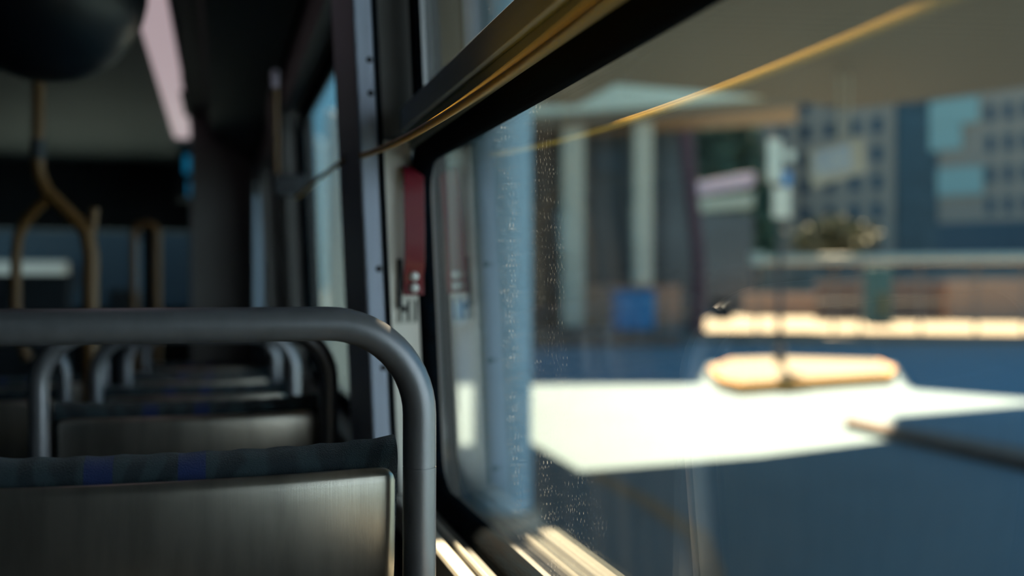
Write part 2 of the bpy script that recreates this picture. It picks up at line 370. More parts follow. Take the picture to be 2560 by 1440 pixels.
# ------------------------------------------------------------------ the near window
def ring(y0, y1, z0, z1, r, k=10):
    """closed rounded rectangle in the window plane, (y,z)"""
    P = []
    for cy, cz, a in ((y1-r, z1-r, 0), (y0+r, z1-r, 90), (y0+r, z0+r, 180), (y1-r, z0+r, 270)):
        for i in range(k+1): a_ = R(a+90*i/k); P.append((cy+r*math.cos(a_), cz+r*math.sin(a_), math.cos(a_), math.sin(a_)))
    return P
def gasket(y0, y1, z0, z1, r, prof):
    """a rubber strip: profile of (outward distance from the glass edge, depth inside the glass)"""
    P = ring(y0, y1, z0, z1, r); m = MB(); k = len(prof); n = len(P); vs = []
    for y, z, ny, nz_ in P:
        for o, d in prof: vs.append((G0-d, y+ny*o, z+nz_*o))
    fs = [(i*k+j, ((i+1) % n)*k+j, ((i+1) % n)*k+(j+1) % k, i*k+(j+1) % k) for i in range(n) for j in range(k)]
    m.add(vs, fs); return lean(m)
GPROF = [(0.0, 0.0), (0.0, 0.010), (0.003, 0.016), (0.009, 0.024), (0.018, 0.028), (0.024, 0.028), (0.026, 0.022), (0.030, 0.022), (0.034, 0.014), (0.036, 0.0)]
def window(n, y0, y1, gl, fixed=False):
    t = thing(f'window_{n}', (G0, (y0+y1)/2, ZB), None, None); t['kind'] = 'structure'; off = Vector((G0, (y0+y1)/2, ZB))
    def B(mb, name, m, **k):
        mb.v = [tuple(Vector(v)-off) for v in mb.v]; return mb.build(name, m, t, **k)
    g = 0.036
    if fixed:
        B(lean(MB().box(G0, G0+0.004, y0+0.02, y1-0.02, ZB+0.01, ZT-0.01)), 'pane', gl)
        B(gasket(y0+0.04, y1-0.04, ZB+0.03, ZT-0.04, 0.055, GPROF), 'rubber_gasket', 'rubber', smooth=True)
        return t
    B(lean(MB().box(G0, G0+0.004, y0+0.02, y1-0.02, ZB+0.01, ZM0+0.005)), 'lower_pane', gl)
    B(lean(MB().box(G0-0.006, G0-0.002, y0+0.02, y1-0.02, ZM1-0.03, ZT)), 'upper_pane', gl)
    B(gasket(y0+g-0.03, y1-0.004, ZB+0.022, ZM0+0.0, 0.055, GPROF), 'rubber_gasket', 'rubber', smooth=True)
    # transom: bead, groove, bar
    B(lean(MB().extrude_y([(G0-0.020, 0.2005), (G0-0.029, 0.2015), (G0-0.031, 0.2105), (G0-0.026, 0.2120), (G0, 0.2120), (G0, 0.2005)], y0, y1)), 'transom_bead', 'olive', bevel=0.001)
    B(lean(MB().extrude_y([(G0-0.028, 0.2125), (G0-0.035, 0.2135), (G0-0.036, 0.2260), (G0-0.030, 0.2275), (G0, 0.2275), (G0, 0.2125)], y0, y1)), 'transom_rail', 'olive', bevel=0.001)
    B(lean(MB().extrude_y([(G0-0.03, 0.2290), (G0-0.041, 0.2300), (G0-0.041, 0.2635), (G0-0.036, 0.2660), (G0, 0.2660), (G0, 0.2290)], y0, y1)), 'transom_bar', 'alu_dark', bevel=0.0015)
    # upright of the sliding vent at the forward end
    B(lean(MB().box(G0-0.022, G0-0.001, y1-0.045, y1, ZM1+.002, ZT)), 'vent_upright', 'rubber', bevel=0.002)
    B(lean(MB().box(G0-0.014, G0-0.007, y1-0.052, y1-0.045, ZM1+.002, ZT)), 'vent_bead', 'alu')
    # sill ledge with a raised lip and a thin bright bead
    B(lean(MB().extrude_y([(G0-0.043, ZB), (G0-0.043, ZB+0.006), (G0-0.046, ZB+0.009), (G0-0.050, ZB+0.006), (G0-0.050, ZB)], y0, y1)), 'sill_bead', 'cream', bevel=0.001)
    B(lean(MB().extrude_y([(G0-0.061, ZB), (G0-0.061, ZB+0.010), (G0-0.063, ZB+0.012), (G0-0.079, ZB+0.012), (G0-0.082, ZB+0.008), (G0-0.082, ZB-0.03), (G0-0.073, ZB-0.03), (G0-0.073, ZB)], y0, y1)), 'sill_ledge', 'cream', bevel=0.001)
    return t
window(1, *WIN[0], 'glass')
window(2, *WIN[1], 'glass_plain', True)
window(3, *WIN[2], 'glass_plain', True)
for n_, (y0, y1) in enumerate(((-1.9, -0.6), (-0.2, 1.2), (1.6, 3.0), (3.4, 4.8), (5.2, 6.6), (7.0, 8.3))):
    struct(MB().box(XL-0.05, XL-0.045, y0, y1, -0.25, 0.45).build(f'window_{n_+4}', 'glass_tint'))
b = MB(); b.box(XL+0.2, -0.62, YF+0.03, YF+0.036, -0.2, 0.42); b.box(-0.5, 0.10, YF+0.03, YF+0.036, -0.2, 0.42)
struct(b.build('window_10', 'glass_plain'))

# jamb and pillar covers forward of the near window
struct(lean(MB().box(XI-0.004, G0-0.024, 1.506, 1.515, ZB+.002, 0.215)).build('trim_1', 'white_enamel', bevel=0.002))
b = lean(MB().box(XI-0.034, XI-0.0045, 1.503, 1.77, ZB-0.4, ZT+0.10))
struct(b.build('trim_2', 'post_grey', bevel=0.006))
struct(lean(MB().box(XI-0.012, XI-0.0005, 1.79, 1.82, ZB-0.3, ZT+0.1)).build('trim_3', 'rubber', bevel=0.003))
struct(lean(MB().box(XI-0.0042, XI+0.0035, 1.499, 1.5055, ZB-0.3, ZT+0.1)).build('trim_4', 'rubber', bevel=0.003))
struct(lean(MB().prism([(XI-0.0005, 3.64), (XI-0.03, 3.66), (XI-0.03, 4.06), (XI-0.0005, 4.08)], ZF+.2, ZT+0.12)).build('trim_5', 'panel', bevel=0.006))
# screws on the pillar cover
for k, (z, y) in enumerate(((0.335, 1.503), (0.285, 1.503), (0.02, 1.503), (-0.13, 1.503), (-0.30, 1.503))):
    s_crew = lean(MB().ball((XI-0.012, y, z), (0.005, 0.0025, 0.005), 12, 8))
    tag(s_crew.build('screw', 'black', smooth=True), 'small dark screw head in the aluminium pillar cover', 'screw', 'screws down the pillar cover')

# ------------------------------------------------------------------ emergency lever and its sticker
def lever():
    x, y = 0.284, 1.497
    t = thing('emergency_lever', (x, y, -0.02), 'red metal emergency release lever beside the near window', 'lever')
    # a strap seen flat on: hooked over at its top, bowed out, stepping back to the rivets
    prof = [(0.014, 0.192), (0.004, 0.197), (-0.006, 0.194), (-0.012, 0.184), (-0.013, 0.15), (-0.015, 0.09), (-0.013, 0.055), (-0.008, 0.040), (-0.002, 0.030), (-0.001, 0.0)]
    th = 0.0025; w_ = 0.0155; vs = []; fs = []
    for i, (d, z) in enumerate(prof):
        a = Vector(prof[max(i-1, 0)]); b_ = Vector(prof[min(i+1, len(prof)-1)]); tn = (b_-a).normalized(); nn = Vector((-tn.y, tn.x))*th
        for sx in (-w_, w_): vs += [(sx-0.01*z, d, z), (sx-0.01*z, d+nn.x, z+nn.y)]
    k = len(prof)
    for i in range(k-1):
        o = i*4; p = o+4
        fs += [(o, p, p+2, o+2), (o+1, o+3, p+3, p+1), (o, o+1, p+1, p), (o+2, p+2, p+3, o+3)]
    fs += [(0, 2, 3, 1), ((k-1)*4, (k-1)*4+1, (k-1)*4+3, (k-1)*4+2)]
    o = MB().add(vs, fs).build('strap', 'red', t, bevel=0.0012); 
    for z in (0.011, 0.0285):
        MB().ball((0, -0.0045, z), (0.0072, 0.003, 0.0072), 18, 10).build('rivet', 'rivet', t, smooth=True)
    MB().box(-0.024, -0.0165, 0.004, 0.012, -0.02, 0.055).build('bracket', 'black', t, bevel=0.001)
    return t
lever()
t = thing('instruction_sticker', (0.2765, 1.5046, -0.064), 'white sticker with black print below the red lever', 'sticker')
MB().box(-0.015, 0.016, -0.0008, 0.0, 0, 0.042).build('backing', 'label', t)
b = MB(); b.box(-0.012, -0.0095, -0.0014, -0.0009, 0.004, 0.036); b.box(-0.009, -0.002, -0.0014, -0.0009, 0.018, 0.028); b.box(-0.001, 0.003, -0.0014, -0.0009, 0.004, 0.036); b.box(0.010, 0.014, -0.0014, -0.0009, 0.004, 0.036)
b.build('print', 'ink', t)

# ------------------------------------------------------------------ the pull cord along the windows
XC = 0.203
def cordz(y):                                                  # it sags between its eyelets
    t_ = (1.66-y)/1.9; return 0.206 - 0.052*4*t_*(1-t_)*0.95 if y <= 1.66 else 0.206 - 0.05*math.sin((y-1.66)/1.7*PI)
pts = [(XC+0.004, 1.66-1.9*i/60, cordz(1.66-1.9*i/60)) for i in range(61)][::-1]
pts += [(XC+0.002-0.035*min(1, i/20), 1.66+0.66*i/20, 0.206-0.005*i/20*0-0.0*i+(-0.012)*(i/20)**2) for i in range(1, 21)]
tag(MB().tube(pts, 0.0043, 14).build('pull_cord', 'cord', smooth=True), 'yellow stop-request cord strung across the near window', 'cord')
def eyelet(x, y, z, label):
    t = thing('cord_eyelet', (x, y, z-0.012), label, 'cord bracket', 'eyelets carrying the pull cord')
    rp_ = [(0.0085*math.cos(2*PI*i/20), 0, 0.012+0.0085*math.sin(2*PI*i/20)) for i in range(21)]
    MB().tube(rp_, 0.0018, 10, False).build('eye', 'alu', t, smooth=True)
    MB().tube([(0.008, 0, 0.012), (0.012, 0, 0.011)], 0.003, 12).build('stem', 'alu', t, smooth=True)
    MB().ball((0.010, 0, 0.004), (0.004, 0.006, 0.009), 12, 8).build('nut', 'rivet', t, smooth=True)
eyelet(XC+0.004, 1.66, 0.206, 'small metal eyelet on the pillar where the cord bends')
# vertical cord and its black end block by the far pillar
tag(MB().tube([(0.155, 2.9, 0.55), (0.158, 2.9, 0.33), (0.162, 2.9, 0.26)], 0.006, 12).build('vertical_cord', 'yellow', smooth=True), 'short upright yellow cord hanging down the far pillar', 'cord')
tag(MB().box(0.150, 0.2325, 2.885, 2.915, 0.245, 0.305).build('cord_end_block', 'black', bevel=0.004), 'black plastic end block below the upright yellow cord', 'cord fitting')
tag(MB().box(0.142, 0.162, 2.885, 2.915, 0.55, 0.60).build('cord_top_clip', 'pinklamp', bevel=0.004), 'pale clip at the top of the upright yellow cord', 'cord fitting')

# ------------------------------------------------------------------ seats
HW, TR = 0.222, 0.0156
def make_seat(label, first=True, k='tube'):
    """origin on the floor under the middle of the grab rail; the back faces the camera"""
    zc, R_ = CH-0.038, 0.086
    t = thing('bus_chair', (-0.042, 0.92, -CH), label, 'bus seat', 'single bus seats in rows')
    zj = CH-0.172
    top = [(-HW, 0, zj)] + [(-HW, 0, zj+0.01)]
    top += [(-HW+R_-R_*math.cos(R(90*i/14)), 0, zc-R_+R_*math.sin(R(90*i/14))) for i in range(15)]
    top += [(HW-R_+R_*math.sin(R(90*i/14)), 0, zc-R_+R_*math.cos(R(90*i/14))) for i in range(15)]
    top += [(HW, 0, zj+0.01), (HW, 0, zj)]
    MB().tube(top, TR, 28).build('grab_rail', k, t, smooth=True)
    for sx in (-1, 1):
        a = [(sx*HW, 0, zj-0.0012), (sx*HW, 0.004, CH-0.45), (sx*HW, 0.012, 0.42), (sx*HW, 0.03, 0.36)]
        b = MB().tube(a, TR, 28); b.tube([(sx*HW, 0, zj-0.004), (sx*HW, 0, zj+0.003)], TR-0.0007, 24)
        b.build('frame_post', k, t, smooth=True)
    # steel back sheet, bowed and rolled over at its edges
    W, H, NX, NZ = 0.2035, 0.62, 36, 24
    ztop = CH-0.176; vs = []; fs = []
    def P(u, v):                                               # u -1..1 across, v 0 (top)..1
        x = u*W; z = ztop-v*H
        d_ = v*H; y = 0.020*u*u - 0.0028*(1-math.exp(-d_/0.035)) + (0.9*d_**2 if d_ < 0.15 else 0.02025+0.27*(d_-0.15))
        e = min(1, (1-abs(u))*W/0.010); e2 = min(1, v*H/0.010)
        y += 0.006*(1-e)**2 + 0.007*(1-e2)**2
        return x, y, z
    rc = 0.016
    def clampc(x, z):                                          # round the two top corners
        dx = abs(x)-(W-rc); dz = z-(ztop-rc)
        if dx > 0 and dz > 0:
            m_ = math.hypot(dx, dz); 
            if m_ > rc:
                x = math.copysign(W-rc+dx*rc/m_, x); z = ztop-rc+dz*rc/m_
        return x, z
    us = sorted(set([-1+2*i/NX for i in range(NX+1)] + [s*(1-d/W) for s in (-1, 1) for d in (0.001, 0.0025, 0.004, 0.006, 0.008)]))
    vsn = sorted(set([i/NZ for i in range(NZ+1)] + [d/H for d in (0.001, 0.0025, 0.004, 0.006, 0.008, 0.014)]))
    for v in vsn:
        for u in us:
            x, y, z = P(u, v); x, z = clampc(x, z); vs.append((x, y, z))
    n0 = len(us)
    for i in range(len(vsn)-1):
        for j in range(n0-1): fs.append((i*n0+j, i*n0+j+1, (i+1)*n0+j+1, (i+1)*n0+j))
    o = MB().add(vs, fs).build('back_panel', 'steel', t, smooth=False)
    for p in o.data.polygons: p.use_smooth = True
    sd = o.modifiers.new('solid', 'SOLIDIFY'); sd.thickness = 0.0015; sd.offset = -1
    # upholstered backrest on the other side, a soft roll above the sheet
    vs = []; fs = []; NX, K = 40, 14
    W2 = 0.208; zt = CH-0.157
    prof = []
    for i in range(K+1):
        a = R(180-180*i/K); prof.append((0.044+0.022*math.cos(a), zt-0.020+0.020*math.sin(a)))
    prof = [(0.175, zt-0.60), (0.085, zt-0.30), (0.040, zt-0.12)] + prof + [(0.090, zt-0.12), (0.130, zt-0.30), (0.215, zt-0.60)]
    kk = len(prof)
    for i in range(NX+1):
        u = -1+2*i/NX; e = abs(u)**14
        for y, z in prof: vs.append((u*W2, y+0.016*u*u, z + (0.005*u*u*u*u if z > zt-0.1 else 0) + 0.0008*math.sin(37*u+9*z)))
    for i in range(NX):
        for j in range(kk-1): fs.append((i*kk+j, (i+1)*kk+j, (i+1)*kk+j+1, i*kk+j+1))
    fs += [tuple(range(kk)), tuple(range(NX*kk, (NX+1)*kk))[::-1]]
    MB().add(vs, fs).build('backrest', 'fabric', t, smooth=True)
    MB().box(-0.212, 0.212, 0.08, 0.50, 0.40, 0.47).build('cushion', 'fabric', t, bevel=0.025)
    MB().box(-0.20, 0.20, 0.09, 0.47, 0.36, 0.40).build('seat_pan', 'dark', t, bevel=0.01)
    for sx in (-1, 1):
        MB().tube([(sx*0.17, 0.16, 0.36), (sx*0.17, 0.14, 0.0)], 0.018, 14).build('leg', k, t, smooth=True)
    # little brackets tying sheet to posts
    for sx in (-1, 1):
        MB().box(min(sx*0.200, sx*0.212), max(sx*0.200, sx*0.212), 0.006, 0.022, CH-0.36, CH-0.32).build('bracket', 'dark', t, bevel=0.002)
    return t
seat0 = make_seat('nearest bus seat, its steel back and grey rail in front of the camera')
def place(x, y, dz, label):
    s = copy_tree(seat0); s.location = (x, y, dz); s['label'] = label; return s
place(-0.046, 1.684, -0.04, 'second bus seat by the window, directly beyond the nearest one')
place(-0.05, 2.45, -0.09, 'third bus seat by the window, seen through the second seat rail')
place(-0.05, 3.25, -0.13, 'fourth seat along the window side, dark beyond the third')
place(-0.05, 4.05, -0.16, 'fifth seat by the window, dim near the far doors')
place(-0.56, 2.45, -0.09, 'aisle seat in the third row, next to the branching yellow pole')
place(-0.56, 3.25, -0.13, 'aisle seat in the fourth row, behind the yellow pole')
for k, y in enumerate((3.4, 4.3, 5.2, 6.1)):
    place(-1.62, y, -0.10, ['single seat across the aisle, nearest of that side', 'second seat across the aisle along the left wall', 'third seat across the aisle along the left wall', 'foremost seat across the aisle by the left wall'][k])

# ------------------------------------------------------------------ stanchions
def stanchion():
    D = 2.78; y_ = lambda px: at(px, D)
    base = y_(225); t = thing('branching_grab_pole', (base[0], base[1], -CH), 'branching yellow grab pole on the left, forking above head height', 'grab pole')
    def P(px, py): x, y = at(px, D); return (x-base[0], y-base[1], zz(py, D)+CH)
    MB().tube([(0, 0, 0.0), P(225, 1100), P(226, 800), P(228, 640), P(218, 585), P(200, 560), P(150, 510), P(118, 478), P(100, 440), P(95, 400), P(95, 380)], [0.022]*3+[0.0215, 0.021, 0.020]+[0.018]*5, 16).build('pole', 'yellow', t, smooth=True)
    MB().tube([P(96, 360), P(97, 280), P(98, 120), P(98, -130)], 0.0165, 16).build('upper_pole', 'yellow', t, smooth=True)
    MB().tube([P(96, 398), P(96, 350)], 0.0205, 16).build('clamp', 'dark', t, smooth=True)
    MB().tube([P(130, 492), P(100, 515), P(66, 550), P(46, 590), P(40, 640), P(39, 760), P(50, 850), P(70, 900)], 0.0145, 14).build('side_branch', 'yellow', t, smooth=True)
    MB().tube([P(226, 595), P(232, 560), P(237, 520)], 0.0125, 12).build('stub', 'yellow', t, smooth=True)
    return t
stanchion()
(xa, ya), (xb, yb) = at(336, 5.0), at(394, 5.0)
za = zz(585, 5.0)
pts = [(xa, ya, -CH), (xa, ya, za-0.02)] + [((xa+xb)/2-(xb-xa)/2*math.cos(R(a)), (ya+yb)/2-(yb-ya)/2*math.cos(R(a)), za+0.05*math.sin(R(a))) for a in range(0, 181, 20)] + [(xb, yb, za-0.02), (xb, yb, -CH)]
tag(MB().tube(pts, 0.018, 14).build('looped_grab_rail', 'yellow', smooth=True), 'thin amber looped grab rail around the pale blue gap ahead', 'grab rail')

# ------------------------------------------------------------------ ceiling things
def lampstrip():
    t = thing('ceiling_light', (-0.22, 4.2, 0.93), 'long pinkish ceiling light strip running down the bus', 'ceiling light')
    MB().box(-0.062, 0.062, -2.9, 2.65, 0.015, 0.035).build('housing', 'ceil', t)
    MB().box(-0.055, 0.055, -2.9, 0.55, 0.0, 0.015).build('diffuser', 'lamp', t)
    MB().box(-0.055, 0.05, 0.57, 2.6, 0.0, 0.015).build('diffuser', 'lamp', t)
    MB().box(0.032, 0.062, -1.55, -0.85, -0.012, -0.0005).build('cover_clip', 'ceil', t)
    MB().box(0.038, 0.062, 0.9, 1.6, -0.012, -0.0005).build('cover_clip', 'ceil', t)
lampstrip()
t = thing('route_display', (-0.19, 7.7, 0.60), 'small blue glowing display hanging below the ceiling light', 'display')
MB().box(-0.10, 0.10, 0, 0.08, 0.0, 0.37).build('case', 'dark', t, bevel=0.01)
MB().box(-0.055, 0.03, -0.006, -0.001, 0.20, 0.33).build('screen', 'lampblue', t)
MB().box(-0.03, 0.055, -0.006, -0.001, 0.03, 0.14).build('screen', 'lampblue', t)
x, y = at(115, 2.4)
tag(MB().ball((x, y, 0.725), (0.235, 0.235, 0.242), 32, 20).build('ceiling_dome', 'black', smooth=True), 'big dark dome-shaped housing hanging from the ceiling, upper left', 'ceiling fitting')
# front of the bus: partition, door, driver's barrier
b = MB(); b.box(-0.16, 0.20, 6.02, 6.06, -0.62, ZC-0.002)
tag(b.build('door_partition', 'panel', bevel=0.01), 'grey upright partition panel by the front door', 'partition')
t = thing('door_1', (0.24, 6.6, -CH), None, None); t['kind'] = 'structure'
b = MB(); b.box(0.0, 0.04, -0.55, -0.5, 0, 1.95); b.box(0.0, 0.04, 0.5, 0.55, 0, 1.95); b.box(0, 0.04, -0.03, 0.03, 0, 1.95); b.box(0, 0.04, -0.5, 0.5, 0, 0.15); b.box(0, 0.04, -0.5, 0.5, 1.85, 1.95)
b.build('door_leaf', 'alu_dark', t); MB().box(0.018, 0.022, -0.5, 0.5, 0.15, 1.85).build('door_pane', 'glass_plain', t)
x0 = -1.15
tag(MB().box(-2.05, -0.95, 7.2, 7.25, -CH, 0.05).build('driver_barrier', 'dark', bevel=0.02), 'dark low barrier behind the driver area, far left', 'partition')
tag(MB().box(-0.75, -0.55, 7.5, 7.7, -CH, -0.05).build('fare_box', 'dark', bevel=0.02), 'dark upright fare box beside the driver barrier', 'fare box')

# ------------------------------------------------------------------ outside: street
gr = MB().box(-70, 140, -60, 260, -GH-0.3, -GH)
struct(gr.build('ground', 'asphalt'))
SKY = 2.75
H0 = SKY+GH
def up(p, H):                                                  # where a roof at height H must end to shade p
    k = (H+GH)/math.tan(SEL); return (p[0]+k*math.sin(SAZ), p[1]+k*math.cos(SAZ))
# station canopy; its slots are added to aim sun at sill, cord and seats
b = MB(); T = 0.22
def slab(x0, x1, y0, y1): b.box(x0, x1, y0, y1, SKY, SKY+T)
slab(-14, 1.08, -12, 12); slab(-14, -1.5, 12, 42)
slab(1.08, 1.175, 2.80, 12); slab(1.08, 1.3, -12, 2.3); slab(1.3, 1.9, -12, 2.65)
slab(1.175, 1.3, 3.04, 3.5); slab(1.175, 1.215, 3.5, 12); slab(1.215, 1.42, 3.84, 12); slab(1.3, 1.42, 3.48, 3.5)
slab(1.42, 1.9, 3.48, 12)
pA = [(1.9, -12), (4.0, -12), (4.6, 2.0)]
pA += [at(2750, 12.9), at(2560, 14.1), at(2320, 15.1)]
for p in ((2215, 1100), (1900, 1140), (1450, 1178), (1335, 1110), (1000, 1115)): pA.append(up(gp(*p), SKY))
pA += [(1.9, pA[-1][1])]
b.prism(pA, SKY, SKY+T)
tag(b.build('station_canopy', 'soffit'), 'wide brown slatted canopy roof over the bus lanes', 'canopy')
# slabs added out of view overhead; they shade the street's middle and right
gpts = [up(gp(*p), 12.0) for p in ((300, 950), (1330, 950), (1752, 950), (1775, 902), (2225, 902), (2262, 963), (2560, 986), (3300, 990), (3300, 842), (2560, 850), (1900, 857), (1000, 860), (300, 860))]
tag(MB().prism(gpts, 12.0, 13.2).build('street_sunshade', 'concrete'), 'unseen added bridge high over the street', 'sunshade')
gpts = [up(gp(*p), 12.0) for p in ((2225, 1100), (2232, 1040), (2560, 1012), (3400, 1000), (3400, 1400), (2225, 1400))]
tag(MB().prism(gpts, 12.0, 12.6).build('shading_roof', 'concrete'), 'unseen added platform roof over the right of the street', 'shading')  # another unseen slab, put here for the shade it casts
# pale blue column by the bus
x, y = at(1255, 8.0)
t = thing('canopy_column', (x, y, -GH), 'broad pale blue column standing between bus and street', 'column')
MB().tube([(0, 0, 0.14), (0, 0, H0)], 0.235, 40).build('shaft', 'bluecol', t, smooth=True)
MB().tube([(0, 0, 0), (0, 0, 0.14)], 0.32, 40).build('base', 'concrete', t, smooth=True)
# pole with yellow kerbed island
def island():
    cxy = gp(2000, 945); L0, D0 = None, None
    P = [gp(*p) for p in ((1772, 945), (1800, 975), (1850, 988), (2228, 962), (2240, 945), (2200, 925), (1940, 916), (1830, 920))]
    cx = sum(p[0] for p in P)/8; cy = sum(p[1] for p in P)/8
    t = thing('traffic_island', (cx, cy, -GH), 'raised traffic island with yellow painted kerb, sunlit', 'traffic island')
    Q = [(p[0]-cx, p[1]-cy) for p in P]
    MB().prism(Q, 0, 0.21).build('kerb', 'yellowpaint', t, bevel=0.02)
    MB().prism([(q[0]*0.93, q[1]*0.93) for q in Q], 0.21, 0.225).build('paving', 'paving', t)
island()
x, y = gp(1950, 935)
t = thing('sign_post', (x, y, -GH+0.225), 'thin dark signpost standing on the traffic island', 'signpost')
Dp = FPX*GH/230
MB().tube([(0, 0, 0.0), (0, 0, 4.7)], 0.055, 14).build('post', 'steel_dark', t, smooth=True)
MB().tube([(0, 0, 0.0), (0, 0, 0.3)], 0.11, 14).build('foot', 'steel_dark', t, smooth=True)
rx, ry = c_, -s_
def plate(u0, u1, z0, z1, m, name, off=0.06, sh=0.0):
    zo = GH-0.225
    k = MB(); w0 = []
    P = [(u0, z0+sh), (u1, z0), (u1, z1), (u0, z1-sh)]
    vs = [(rx*u-s_*off, ry*u-c_*off, z+zo) for u, z in P] + [(rx*u-s_*(off-0.03), ry*u-c_*(off-0.03), z+zo) for u, z in P]
    k.add(vs, [(0, 1, 2, 3), (7, 6, 5, 4), (0, 4, 5, 1), (1, 5, 6, 2), (2, 6, 7, 3), (3, 7, 4, 0)]); return k.build(name, m, t, bevel=0.008)
px2u = lambda px: (px-1950)/FPX*Dp
plate(px2u(1918), px2u(1952), zz(455, Dp), zz(350, Dp), 'white', 'sign_plate')
plate(px2u(1930), px2u(1974), zz(545, Dp), zz(470, Dp), 'white', 'sign_plate')
b = MB(); o_ = (rx*px2u(1971)-s_*0.06, ry*px2u(1971)-c_*0.06, zz(390, Dp)+GH-0.225)
b.tube([(o_[0], o_[1], o_[2]), (o_[0]-s_*0.02, o_[1]-c_*0.02, o_[2])], 0.12, 24); b.build('round_sign', 'white', t)
plate(px2u(1955), px2u(1975), zz(465, Dp), zz(430, Dp), 'blue', 'blue_plate')
# low kerb at the right and curved road line
def strip(P0, P1, z0, z1, m, name, lab, cat, bv=0.02):
    """P0/P1 are its two long edges on the street"""
    pts = P0 + P1[::-1]
    return tag(MB().prism(pts, z0, z1).build(name, m, bevel=bv), lab, cat)
strip([gp(2112, 1072), gp(2300, 1118), gp(2560, 1178), gp(2900, 1262)], [gp(2114, 1060), gp(2300, 1096), gp(2560, 1146), gp(2900, 1220)], -GH, -GH+0.12, 'kerb', 'lane_kerb', 'brown kerb stone running off to the lower right', 'kerb')
strip([gp(1470, 1192), gp(1600, 1262), gp(1720, 1350), gp(1745, 1440), gp(1745, 1600)], [gp(1500, 1180), gp(1630, 1245), gp(1775, 1335), gp(1812, 1430), gp(1812, 1600)], -GH, -GH+0.006, 'oldpaint', 'lane_line', 'faint yellow painted line curving over the shaded asphalt', 'road marking', 0)
# far sidewalk with sunlit paving
sw = [gp(1715, 850), gp(1860, 860), gp(2700, 853), gp(3200, 845), gp(3200, 768), gp(2400, 772), gp(1860, 780), gp(1740, 812)]
strip_o = MB().prism(sw, -GH, -GH+0.16).build('far_sidewalk', 'paving', bevel=0.03); struct(strip_o)
tag(MB().prism([gp(1330, 868), gp(1705, 868), gp(1705, 846), gp(1330, 846)], -GH, -GH+0.2).build('far_kerb', 'kerb', bevel=0.03), 'reddish brown kerb in front of the white columned building', 'kerb')

# portico building with white columns
def portico():
    D = 40.0; o = ax(0, D); t = thing('portico_building', (o[0], o[1], -GH), 'dark glazed building with white columns and cornice', 'building')
    def pt(px, D_=D): x, y = at(px, D_); return (x-o[0], y-o[1])
    zg = GH
    MB().obox(pt(900, 43), pt(1738, 43), 0.12, 0, 9.3).build('facade', 'facade', t)
    def beam(D0, D1, x0, x1, a, b_, c, d, name, m):
        vs = []
        for Dq in (D0, D1):
            for px, py in ((x0, a), (x0, b_), (x1, c), (x1, d)):
                p = pt(px, Dq); vs.append((p[0], p[1], zz(py, D0)+zg))
        MB().add(vs, [(0, 1, 3, 2)[::-1], (4, 5, 7, 6), (0, 4, 6, 2), (1, 3, 7, 5), (0, 1, 5, 4), (2, 6, 7, 3)]).build(name, m, t)
    beam(38.6, 40.4, 900, 2015, 222, 322, 205, 236, 'cornice', 'pale_cornice')
    beam(38.9, 42.7, 900, 1990, 322, 350, 236, 268, 'soffit_beam', 'brown_beam')
    for px, w_, yb in ((1432, 54, 815), (1605, 46, 712), (1128, 40, 815), (962, 40, 815)):
        a = pt(px-w_/2); b_ = pt(px+w_/2)
        MB().obox(a, b_, 0.8, max(0, zz(yb, D)+zg), zz(300, D)+zg).build('column', 'white', t, bevel=0.05)
    MB().obox(pt(1335, 41), pt(1378, 41), 0.3, 0, 8.7).build('brown_pier', 'kerb', t)
    for k, px in enumerate((1385, 1480, 1555, 1655)):
        MB().obox(pt(px-3, 42.6), pt(px+3, 42.6), 0.12, 0, 9.2).build('mullion', 'steel_dark', t)
    MB().obox(pt(1486, 42.5), pt(1560, 42.5), 0.1, zz(430, 42)+zg, zz(370, 42)+zg).build('lit_window', 'winglass', t)
    MB().obox(pt(1460, 41.5), pt(1700, 41.5), 0.1, 0, zz(712, 41.5)+zg).build('low_wall', 'stone', t)
portico()
x, y = at(1583, 37.6)
t = thing('blue_bin', (x, y, -GH), 'bright blue collection box in front of the white columns', 'bin')
MB().box(-0.75, 0.75, -0.4, 0.4, 0.15, zz(732, 37.6)+GH).build('body', 'blue', t, bevel=0.08)
MB().box(-0.66, 0.66, -0.35, 0.35, 0.0, 0.15).build('plinth', 'steel_dark', t)
MB().box(-0.78, 0.78, -0.44, 0.44, zz(732, 37.6)+GH, zz(728, 37.6)+GH+0.05).build('lid', 'blue', t, bevel=0.03)
x, y = at(1806, 47.0)
t = thing('black_bin', (x, y, -GH), 'round black litter bin at the sunlit kerb end', 'bin')
hb = zz(745, 47)+GH
MB().tube([(0, 0, 0), (0, 0, hb-0.12)], [0.46, 0.52], 24).build('body', 'rubber', t, smooth=True)
MB().tube([(0, 0, hb-0.12), (0, 0, hb-0.03), (0, 0, hb)], [0.55, 0.52, 0.24], 24).build('lid', 'rubber', t, smooth=True)
# the leaning maroon post
x, y = at(1745, 34); x2, y2 = at(1712, 34)
tag(MB().tube([(x, y, -GH), (x, y, zz(640, 34)), (x2, y2, zz(330, 34))], 0.24, 12).build('maroon_post', 'maroon', smooth=True), 'dark maroon leaning post left of the dark conifer', 'post')
